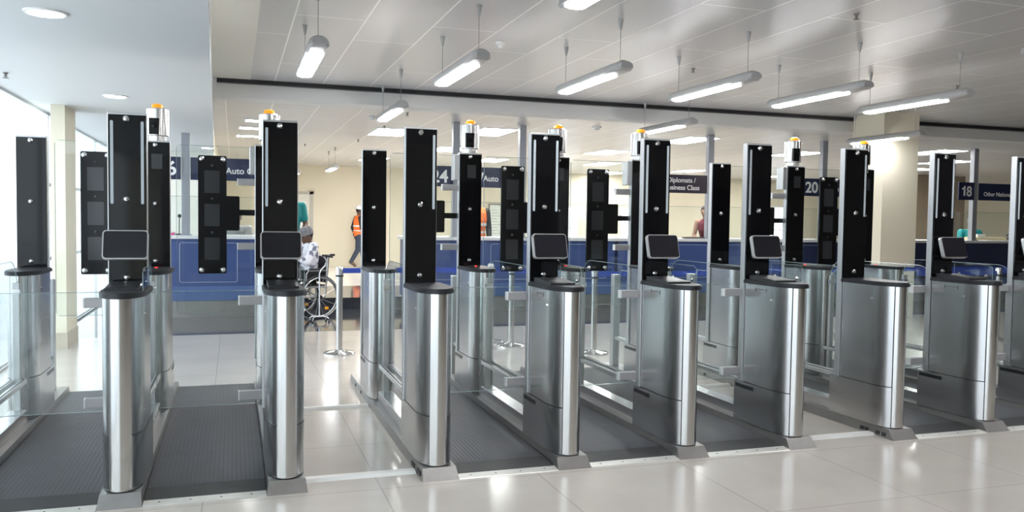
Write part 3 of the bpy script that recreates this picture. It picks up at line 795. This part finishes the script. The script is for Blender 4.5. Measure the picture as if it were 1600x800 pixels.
def keyboard(x, y, lab):
    t = on_counter('keyboard', lab, 'keyboard', x, y)
    link('case', B(-.2, .2, -.06, .06, .0002, .02, bev=.004), black_plastic, t)
    bm = bmesh.new()
    for a in range(12):
        for b in range(4): box(bm, -.19 + a * .032, -.165 + a * .032, -.05 + b * .026, -.03 + b * .026, .02, .025)
    link('keys', bm, dark_cap, t)
keyboard(7.55, 12.72, 'black keyboard on the counter below the diplomats sign')
t = on_counter('document_tray', 'dark document tray on the counter before the woman in dark red', 'tray', 8.05, 12.73)
link('tray', prism(bmesh.new(), [(-.12, .0002), (.12, .0002), (.14, .06), (.12, .06), (.105, .01), (-.105, .01), (-.12, .06), (-.14, .06)], 'y', -.1, .1), black_plastic, t)
link('papers', B(-.1, .1, -.09, .09, .0105, .03), mat('paper_white', (.82, .84, .80), .6), t)
t = on_counter('wooden_desk_organiser', 'pale wooden organiser on the counter below the other nationals sign', 'organiser', 14.45, 13.02)
bm = bmesh.new(); box(bm, -.45, .45, -.1, .1, .0002, .06, bev=.005)
link('box_body', bm, mat('pale_wood', (.62, .50, .32), .5), t)
link('paper_stack', B(-.3, -.1, -.08, .08, .0605, .12), mat('paper_white', (.82, .84, .80), .6), t)
t = on_counter('desk_telephone', 'dark desk telephone on the counter at the right edge', 'telephone', 15.15, 13.0)
link('body', prism(bmesh.new(), [(-.1, .0002), (.1, .0002), (.1, .07), (-.1, .03)], 'x', -.1, .1), black_plastic, t)
link('handset', tube(bmesh.new(), [(-.075, -.08, .07), (-.07, -.05, .095), (-.07, .05, .115), (-.075, .08, .1)], [.022, .015, .015, .022], 8), dark_cap, t)
t = thing('desk_monitor', 'dark monitor standing on the counter right of the diplomats sign post', 'monitor', (9.0, 13.0, 1.1655))
link('stand', lathe(bmesh.new(), [(.09, 0), (.09, .01), (.02, .02), (.02, .09), (0, .09)], n=16), black_plastic, t)
link('panel', B(-.2, .2, -.02, .02, .06, .32, bev=.006), black_plastic, t)
link('screen', B(-.18, .18, -.0215, -.0205, .08, .3), screen_m, t)

# ------------------------------------------------------------------ people
skin_d = mat('dark_skin', (.13, .068, .045), .5); skin_m = mat('brown_skin', (.30, .17, .115), .5)
hair_k = mat('black_hair', (.012, .010, .010), .6)
def vox(name, bm, m, parent, size=.011, it=6):
    me = bpy.data.meshes.new(name); bm.to_mesh(me); bm.free()
    o = bpy.data.objects.new(name, me); COL.objects.link(o)
    r = o.modifiers.new('r', 'REMESH'); r.mode = 'VOXEL'; r.voxel_size = size
    sm = o.modifiers.new('s', 'SMOOTH'); sm.iterations = it; sm.factor = .5
    dg = bpy.context.evaluated_depsgraph_get()
    me2 = bpy.data.meshes.new_from_object(o.evaluated_get(dg)); me2.name = name
    o.modifiers.clear(); o.data = me2
    me2.materials.clear(); me2.materials.append(m)
    for p in me2.polygons: p.use_smooth = True
    o.parent = parent; return o
def ball(bm, c, rx, ry=None, rz=None, n=14):
    ry = rx if ry is None else ry; rz = rx if rz is None else rz
    r = bmesh.ops.create_uvsphere(bm, u_segments=n, v_segments=n - 4, radius=1)
    for v in r['verts']: v.co = Vector((c[0] + v.co.x * rx, c[1] + v.co.y * ry, c[2] + v.co.z * rz))
def limb(bm, pts, rad):
    for (a, b), (ra, rb) in zip(zip(pts, pts[1:]), zip(rad, rad[1:])):
        cyl(bm, a, b, ra, rb, 14)
    for p, r in zip(pts, rad): ball(bm, p, r)
def V(*a): return Vector(a)
def torso(bm, P, g=0):
    """stack of ellipses pelvis -> chest -> shoulders -> neck base; wide across the shoulder line"""
    sl, sr = P['shoulder'][0], P['shoulder'][1]; ac = (sl - sr).normalized()
    pel, ch, nk = P['pelvis'], P['chest'], P['neck']
    lv = [(pel - (ch - pel).normalized() * .06, .13, .10), (pel, .155, .115), (pel.lerp(ch, .45), .135, .10), (ch, .165, .115), (ch.lerp(nk, .55), .165, .10), (ch.lerp(nk, .85), .10, .075), (nk, .055, .055)]
    rings = []
    for k, (c, a, b) in enumerate(lv):
        d = (lv[min(k + 1, 6)][0] - lv[max(k - 1, 0)][0]).normalized(); fwd = d.cross(ac).normalized()
        rings.append([bm.verts.new(c + ac * (a + g) * math.cos(t) + fwd * (b + g) * math.sin(t)) for t in [2 * math.pi * i / 18 for i in range(18)]])
    for A, Q in zip(rings, rings[1:]):
        for i in range(18): bm.faces.new((A[i], A[(i + 1) % 18], Q[(i + 1) % 18], Q[i]))
    bm.faces.new(rings[0][::-1]); bm.faces.new(rings[-1])
    bmesh.ops.recalc_face_normals(bm, faces=bm.faces)
def head(bm, P, f):
    h, up = P['head'], (P['head'] - P['neck']).normalized()
    side = up.cross(f).normalized(); f = side.cross(up).normalized()
    Q = lambda a, b, c: h + f * a + side * b + up * c
    tmp = bmesh.new(); ball(tmp, (0, 0, 0), .092, .074, .112, 18); ball(tmp, (.018, 0, -.06), .068, .056, .062, 14)
    ball(tmp, (.088, 0, -.018), .020, .012, .022, 8); ball(tmp, (.096, 0, -.03), .013, .016, .011, 8)
    ball(tmp, (.078, 0, -.066), .018, .026, .012, 8); ball(tmp, (.068, 0, -.105), .024, .028, .018, 8)
    for s_ in (-1, 1):
        ball(tmp, (-.004, s_ * .076, -.018), .020, .010, .032, 8); ball(tmp, (.066, s_ * .03, .018), .020, .024, .010, 8)
    tmp.verts.ensure_lookup_table()
    vm = {v: bm.verts.new(Q(*v.co)) for v in tmp.verts}
    for fc in tmp.faces: bm.faces.new([vm[v] for v in fc.verts])
    tmp.free()
    limb(bm, [P['neck'] - up * .04, h - up * .05], [.056, .05])
    return Q
def hand(bm, w, el, palm_dir, curl):
    d = (w - el).normalized(); pd = Vector(palm_dir).normalized(); sd = d.cross(pd).normalized(); pd = sd.cross(d).normalized()
    limb(bm, [w, w + d * .045, w + d * .08], [.026, .034, .032])
    for k, (o_, L_) in enumerate(((-.027, .062), (-.009, .074), (.009, .07), (.026, .055))):
        b0 = w + d * .085 + sd * o_
        b1 = b0 + (d * math.cos(curl) + pd * math.sin(curl)) * L_ * .5
        b2 = b1 + (d * math.cos(curl * 2) + pd * math.sin(curl * 2)) * L_ * .5
        limb(bm, [b0 - d * .02, b0, b1, b2], [.011, .0105, .0095, .008])
    t0 = w + d * .03 - sd * .028
    limb(bm, [t0, t0 - sd * .025 + d * .025 + pd * .012, t0 - sd * .024 + d * .055 + pd * .02], [.014, .012, .010])
def human(lab, loc, rz, P, skin, top, trousers, shoes, face=(1, 0, 0), sleeve='long', hair=hair_k, hair_style='short', size=1.0, palm=(0, 0, -1), curl=.5):
    t = thing('person', lab, 'person', loc, rz); t.scale = (size,) * 3
    P = {k: ([Vector(q) for q in v] if isinstance(v[0], (tuple, list)) else Vector(v)) for k, v in P.items()}
    f = Vector(face)
    bm = bmesh.new(); torso(bm, P); Q = head(bm, P, f)
    for s_ in (0, 1):
        limb(bm, [P['chest'].lerp(P['neck'], .6), P['shoulder'][s_], P['elbow'][s_], P['wrist'][s_]], [.06, .058, .042, .027])
        hand(bm, P['wrist'][s_], P['elbow'][s_], palm, curl)
        limb(bm, [P['hip'][s_], P['knee'][s_], P['ankle'][s_]], [.085, .058, .04])
        limb(bm, [P['ankle'][s_], P['toe'][s_]], [.042, .032])
    vox('body', bm, skin, t, .0105, 3)
    # clothing
    bm = bmesh.new(); torso(bm, P, .014)
    for s_ in (0, 1):
        pts = [P['chest'].lerp(P['neck'], .6), P['shoulder'][s_]]; rad = [.07, .072]
        if sleeve == 'long': pts += [P['elbow'][s_], P['elbow'][s_].lerp(P['wrist'][s_], .93)]; rad += [.058, .042]
        elif sleeve == 'short': pts += [P['shoulder'][s_].lerp(P['elbow'][s_], .7)]; rad += [.06]
        if sleeve != 'none': limb(bm, pts, rad)
    vox('top', bm, top, t, .013, 4)
    bm = bmesh.new()
    for s_ in (0, 1):
        limb(bm, [P['pelvis'].lerp(P['hip'][s_], .6), P['hip'][s_], P['knee'][s_], P['ankle'][s_]], [.11, .10, .074, .06])
    ball(bm, P['pelvis'], .15, .15, .10)
    vox('trousers', bm, trousers, t, .014, 4)
    for s_ in (0, 1):
        bm = bmesh.new(); a, b = P['ankle'][s_], P['toe'][s_]
        limb(bm, [a + (a - b).normalized() * .03 - V(0, 0, .02), a.lerp(b, .5), b], [.048, .05, .044]); vox('shoe', bm, shoes, t, .012, 3)
    if hair_style:
        tmp = bmesh.new()
        ball(tmp, (-.014, 0, .028), .098, .086, .104, 16)
        if hair_style == 'long': ball(tmp, (-.06, 0, -.06), .05, .075, .11, 12)
        if hair_style == 'bun': ball(tmp, (-.10, 0, .05), .045, .045, .045, 10)
        for v in list(tmp.verts):
            if v.co.x > .035 and v.co.z < .06: v.co.x = .035
            v.co = Q(*v.co)
        vox('hair', tmp, hair, t, .010, 2)
    eb = mat('eye_dark', (.02, .015, .012), .2)
    for s_ in (-1, 1):
        bm = bmesh.new(); c = Q(.078, s_ * .03, .002); ball(bm, c, .011, .011, .009, 8); link('eye', bm, eb, t, True)
    bm = bmesh.new(); a = [Q(.089, y, -.066 - abs(y) * .1) for y in (-.024, 0, .024)]; tube(bm, a, .005, 6); link('mouth', bm, mat('lip_brown', (.12, .04, .04), .5), t)
    return t, P, Q
def stand(lean=0, arms=None, legs=None):
    """standing, facing +x, 1.74 m"""
    P = dict(pelvis=(0, 0, .95), chest=(.02 + lean, 0, 1.27), neck=(.02 + lean * 1.5, 0, 1.49), head=(.045 + lean * 1.8, 0, 1.625),
             shoulder=[(.01 + lean * 1.35, .185, 1.42), (.01 + lean * 1.35, -.185, 1.42)], hip=[(0, .09, .92), (0, -.09, .92)],
             elbow=[(-.02 + lean, .235, 1.13), (-.02 + lean, -.235, 1.13)], wrist=[(.06 + lean, .24, .88), (.06 + lean, -.24, .88)],
             knee=[(.03, .095, .50), (.03, -.095, .50)], ankle=[(0, .095, .085), (0, -.095, .085)], toe=[(.16, .11, .045), (.16, -.11, .045)])
    if arms: P.update(arms)
    if legs: P.update(legs)
    return P
def sit(sh=.5, arms=None):
    z = sh + .09
    P = dict(pelvis=(0, 0, z), chest=(.03, 0, z + .32), neck=(.06, 0, z + .53), head=(.10, 0, z + .66),
             shoulder=[(.05, .185, z + .46), (.05, -.185, z + .46)], hip=[(.0, .09, z), (.0, -.09, z)],
             elbow=[(.12, .24, z + .20), (.12, -.24, z + .20)], wrist=[(.33, .16, z + .22), (.33, -.16, z + .22)],
             knee=[(.44, .11, z + .01), (.44, -.11, z + .01)], ankle=[(.42, .10, z - .40), (.42, -.10, z - .40)], toe=[(.57, .11, z - .45), (.57, -.11, z - .45)])
    if arms: P.update(arms)
    return P
denim = mat('dark_denim', (.03, .045, .075), .7); shoe_b = mat('brown_boot', (.16, .10, .065), .6); cloth_k = mat('dark_cloth', (.02, .02, .024), .7)
orange = mat('orange_vest', (1.0, .19, .03), .6); silver_band = mat('reflective_band', (.75, .76, .74), .35)
def vest(t, P):
    bm = bmesh.new(); Pq = dict(P); torso(bm, Pq, .03)
    cut = P['pelvis'].z - .02
    for s_ in (0, 1): limb(bm, [P['chest'].lerp(P['neck'], .6), P['chest'].lerp(P['neck'], .6).lerp(P['shoulder'][s_], .75)], [.085, .075])
    v = vox('safety_vest', bm, orange, t, .013, 3)
    ch, pe = P['chest'], P['pelvis']
    for k in (.30, .75):
        c = pe.lerp(ch, k); a = (.135 if k < .5 else .15) + .036; b = (.10 if k < .5 else .112) + .034
        bm = bmesh.new(); ring = [(c.x + b * math.cos(q), c.y + a * math.sin(q)) for q in [2 * math.pi * i / 28 for i in range(28)]]
        prism(bm, ring, 'z', c.z - .025, c.z + .025); link('reflective_band', bm, silver_band, v)
def helmet(t, Q, m):
    tmp = bmesh.new()
    lathe(tmp, [(.165, .035), (.125, .045), (.122, .07), (.112, .115), (.08, .15), (.03, .165), (0, .166)], n=24)
    for v in tmp.verts: v.co = Q(v.co.x * 1.06 - .005, v.co.y * .9, v.co.z)
    link('hard_hat', tmp, m, t, True)
# walking man in an orange vest near the far wall
P = stand(0, dict(elbow=[(-.08, .235, 1.14), (.03, -.235, 1.13)], wrist=[(.02, .25, .90), (.16, -.24, .91)]),
          dict(knee=[(.16, .095, .52), (-.04, -.095, .50)], ankle=[(.22, .095, .09), (-.24, -.095, .16)], toe=[(.37, .10, .06), (-.12, -.10, .06)]))
t, P_, Q_ = human('man in orange vest and white hard hat walking by the far cream wall', (3.40, 24.25, .012), R(12), P, skin_d, mat('dark_shirt', (.025, .022, .03), .7), denim, shoe_b, hair_style='short')
vest(t, P_); helmet(t, Q_, mat('white_hard_hat', (.82, .83, .84), .35))
# person seated in the wheelchair
floral = add_noise(mat('floral_shirt', (.7, .7, .75), .7), (1, 1, 1), 13, (.86, .86, .92), (.20, .20, .27), detail=1)
N_, L_, b_ = nodes(floral)
for nd in N_:
    if nd.bl_idname == 'ShaderNodeMix':
        cr = N_.new('ShaderNodeValToRGB'); cr.color_ramp.elements[0].position = .56; cr.color_ramp.elements[1].position = .62
        src = nd.inputs[0].links[0].from_socket; L_.new(src, cr.inputs[0]); L_.new(cr.outputs[0], nd.inputs[0])
grey_cap = add_noise(mat('patterned_cap', (.2, .2, .22), .8), (1, 1, 1), 30, (.07, .07, .08), (.35, .35, .37), detail=1)
WCX, WCY, WCA = 1.05, 12.45, R(203)
Pw = sit(.50, dict(neck=(.02, 0, 1.075), head=(.055, 0, 1.175), chest=(.01, 0, .88), shoulder=[(.03, .18, 1.02), (.03, -.18, 1.02)], elbow=[(.17, .25, .80), (.17, -.25, .80)], wrist=[(.34, .12, .93), (.34, -.12, .93)]))
t, P_, Q_ = human('person in floral shirt and patterned grey cap seated in the wheelchair', (WCX, WCY, 0), WCA, Pw, skin_d, floral, cloth_k, cloth_k, hair_style='short')
tmp = bmesh.new(); lathe(tmp, [(.104, .015), (.104, .05), (.10, .09), (.07, .125), (0, .132)], n=20)
for v in tmp.verts: v.co = Q_(v.co.x - .012, v.co.y * .9, v.co.z)
link('knit_cap', tmp, grey_cap, t, True)
# wheelchair
def wheelchair():
    t = thing('wheelchair', 'wheelchair with large spoked wheels on the dark floor by the wide passage', 'wheelchair', (WCX, WCY, 0), WCA)
    rim = mat('wheel_rim', (.62, .62, .62), .3, .8)
    for s_ in (-1, 1):
        y = s_ * .30; bm = bmesh.new()
        tube(bm, [(.3 * math.cos(a), y, .305 + .3 * math.sin(a) - .002) for a in [2 * math.pi * k / 36 for k in range(36)]], .016, 8, True)
        wh = link('wheel', bm, black_plastic, t, True)
        bm = bmesh.new(); tube(bm, [(.275 * math.cos(a), y, .303 + .275 * math.sin(a)) for a in [2 * math.pi * k / 36 for k in range(36)]], .010, 6, True)
        tube(bm, [(.285 * math.cos(a), y + s_ * .04, .303 + .285 * math.sin(a)) for a in [2 * math.pi * k / 36 for k in range(36)]], .008, 6, True)
        link('push_rim', bm, rim, wh, True)
        bm = bmesh.new()
        for k in range(14):
            a = 2 * math.pi * k / 14; cyl(bm, (.02 * math.cos(a + .8), y, .303 + .02 * math.sin(a + .8)), (.275 * math.cos(a), y, .303 + .275 * math.sin(a)), .0025, n=5)
        link('spokes', bm, rim, wh)
        link('hub', lathe(bmesh.new(), [(.03, -.03), (.035, 0), (.03, .03)], (0, y, .303), 'y', 14), dark_cap, wh)
        link('reflector', B(-.14, -.08, y + s_ * .004 - .004, y + s_ * .004 + .004, .12, .16, bev=.003), mat('amber_reflector', (1, .45, .02), .3), wh)
        bm = bmesh.new(); tube(bm, [(.44 + .085 * math.cos(a), s_ * .24, .09 + .085 * math.sin(a)) for a in [2 * math.pi * k / 20 for k in range(20)]], .0145, 7, True)
        cw = link('caster', bm, black_plastic, t, True)
        link('fork', tube(bmesh.new(), [(.44, s_ * .24 + .02, .09), (.44, s_ * .24 + .02, .2), (.41, s_ * .25, .3)], .012, 7), rim, cw)
        fr_ = bmesh.new()
        tube(fr_, [(-.22, s_ * .235, .90), (-.18, s_ * .235, .90), (-.165, s_ * .235, .86), (-.14, s_ * .235, .48), (-.12, s_ * .235, .28)], .0125, 8)
        tube(fr_, [(-.13, s_ * .235, .44), (.36, s_ * .235, .45), (.44, s_ * .235, .36), (.50, s_ * .22, .15)], .0125, 8)
        tube(fr_, [(-.13, s_ * .235, .30), (.42, s_ * .235, .30)], .0125, 8)
        tube(fr_, [(0, s_ * .235, .303), (0, s_ * .285, .303)], .012, 8)
        tube(fr_, [(-.15, s_ * .255, .68), (.15, s_ * .255, .68), (.18, s_ * .25, .64), (.18, s_ * .24, .45)], .011, 8)
        link('side_frame', fr_, rim, t, True)
        link('hand_grip', cyl(bmesh.new(), (-.27, s_ * .235, .90), (-.19, s_ * .235, .90), .017, n=12), black_plastic, t, True)
        link('foot_plate', B(.46, .62, s_ * .12 - .07, s_ * .12 + .07, .115, .13, bev=.004), black_plastic, t)
        link('arm_pad', B(-.12, .14, s_ * .255 - .025, s_ * .255 + .025, .69, .715, bev=.008), black_plastic, t)
    link('seat', B(-.13, .36, -.225, .225, .452, .475, bev=.01), cloth_k, t)
    bm = bmesh.new(); prism(bm, [(-.165, .50), (-.145, .50), (-.175, .88), (-.195, .88)], 'y', -.225, .225)
    link('backrest', bm, cloth_k, t)
    bm = bmesh.new(); tube(bm, [(-.05, -.23, .28), (.12, .23, .44)], .01, 7); tube(bm, [(-.05, .23, .28), (.12, -.23, .44)], .01, 7)
    link('cross_brace', bm, rim, t, True)
    return t
wheelchair()
# four footed walking cane standing beside the wheelchair
t = thing('quad_cane', 'silver four footed walking cane with black grip beside the wheelchair wheel', 'walking cane', (1.125, 11.75, 0), R(8))
sil = mat('cane_silver', (.78, .78, .80), .25, .8)
bm = bmesh.new(); tube(bm, [(0, 0, .075), (0, 0, .65), (.012, 0, .71), (.07, 0, .77), (.095, 0, .83), (.075, 0, .885), (.04, 0, .912), (0, 0, .92)], .011, 10)
link('shaft', bm, sil, t, True)
link('grip', tube(bmesh.new(), [(.03, 0, .917), (.10, 0, .913), (.18, 0, .896)], [.016, .019, .016], 10), black_plastic, t, True)
bm = bmesh.new(); box(bm, -.05, .05, -.03, .03, .066, .082, bev=.006)
for sx in (-1, 1):
    for sy in (-1, 1): tube(bm, [(sx * .03, sy * .02, .074), (sx * .09, sy * .06, .07), (sx * .11, sy * .08, .05), (sx * .112, sy * .082, .012)], .009, 8)
link('base_legs', bm, sil, t, True)
for sx in (-1, 1):
    for sy in (-1, 1): link('rubber_tip', lathe(bmesh.new(), [(.014, 0), (.014, .014), (.010, .02)], (sx * .112, sy * .082, 0), 'z', 10), rubber, t)
# standing person in teal behind the wheelchair
teal = mat('teal_shirt', (.0, .24, .24), .6)
human('person in teal shirt standing behind the left display tower, beside the wheelchair', (.84, 13.55, .19), R(-80), stand(0, dict(elbow=[(.04, .235, 1.14), (.02, -.235, 1.14)], wrist=[(.22, .14, 1.02), (.20, -.14, 1.02)])), skin_d, teal, cloth_k, shoe_b, sleeve='short')
# officers behind the counters
def stool(x, y, rz, lab, h):
    t = thing('swivel_stool', lab, 'stool', (x, y, .18), rz, 'stools behind the booth counters')
    link('cushion', lathe(bmesh.new(), [(.17, h - .07), (.19, h - .05), (.18, h - .012), (0, h - .005)], n=20), cloth_k, t, True)
    link('column', cyl(bmesh.new(), (0, 0, .04), (0, 0, h - .07), .025, n=12), dark_cap, t)
    link('foot', lathe(bmesh.new(), [(.2, 0), (.2, .015), (.04, .045), (0, .045)], n=20), dark_cap, t)
grey_shirt = mat('grey_shirt', (.42, .40, .38), .7)
SH = .60
stool(.06, 13.85, 0, 'stool under the officer in grey behind the left counter', SH)
human('officer in grey shirt seated behind the left blue counter', (.06, 13.85, .18), R(-100), sit(SH - .02), mat('greyed_skin', (.22, .15, .12), .5), grey_shirt, cloth_k, cloth_k, hair=mat('grey_hair', (.14, .13, .13), .7), hair_style='short', size=.94)
red_top = mat('dark_red_top', (.14, .022, .035), .6)
human('woman in sleeveless dark red top leaning over the counter below the diplomats sign', (8.62, 14.0, .18), R(-140), stand(.10, dict(elbow=[(.16, .25, 1.12), (.16, -.25, 1.12)], wrist=[(.34, .10, 1.0), (.34, -.10, 1.0)])), skin_m, red_top, cloth_k, cloth_k, sleeve='none', hair_style='long', size=.90)
stool(15.05, 14.0, 0, 'stool under the officer in teal at the right booth', SH)
human('officer in teal shirt seated behind the right counter, below the sign 18', (15.05, 14.0, .18), R(-110), sit(SH - .02), skin_d, teal, cloth_k, cloth_k, hair=mat('grey_hair', (.14, .13, .13), .7), hair_style='short')
t, P_, Q_ = human('worker in orange vest behind the counter, half hidden by the rear tower near sign 24', (4.03, 14.1, .19), R(-95), stand(), skin_d, cloth_k, denim, shoe_b, size=.98)
vest(t, P_)
# office chair behind the woman
t = thing('office_chair', 'black office chair back beside the woman in dark red', 'chair', (8.05, 14.55, .18), R(20))
link('seat', B(-.24, .24, -.24, .24, .44, .52, bev=.03), cloth_k, t)
link('backrest', B(-.22, .22, .22, .28, .60, 1.15, bev=.03), cloth_k, t)
link('spine', B(-.03, .03, .24, .27, .46, .62), dark_cap, t)
link('gas_column', cyl(bmesh.new(), (0, 0, .08), (0, 0, .445), .03, n=12), dark_cap, t)
bm = bmesh.new()
for k in range(5):
    a = 2 * math.pi * k / 5; tube(bm, [(0, 0, .09), (.28 * math.cos(a), .28 * math.sin(a), .05)], [.03, .018], 8); ball(bm, (.28 * math.cos(a), .28 * math.sin(a), .026), .025, n=10)
link('star_base', bm, dark_cap, t)
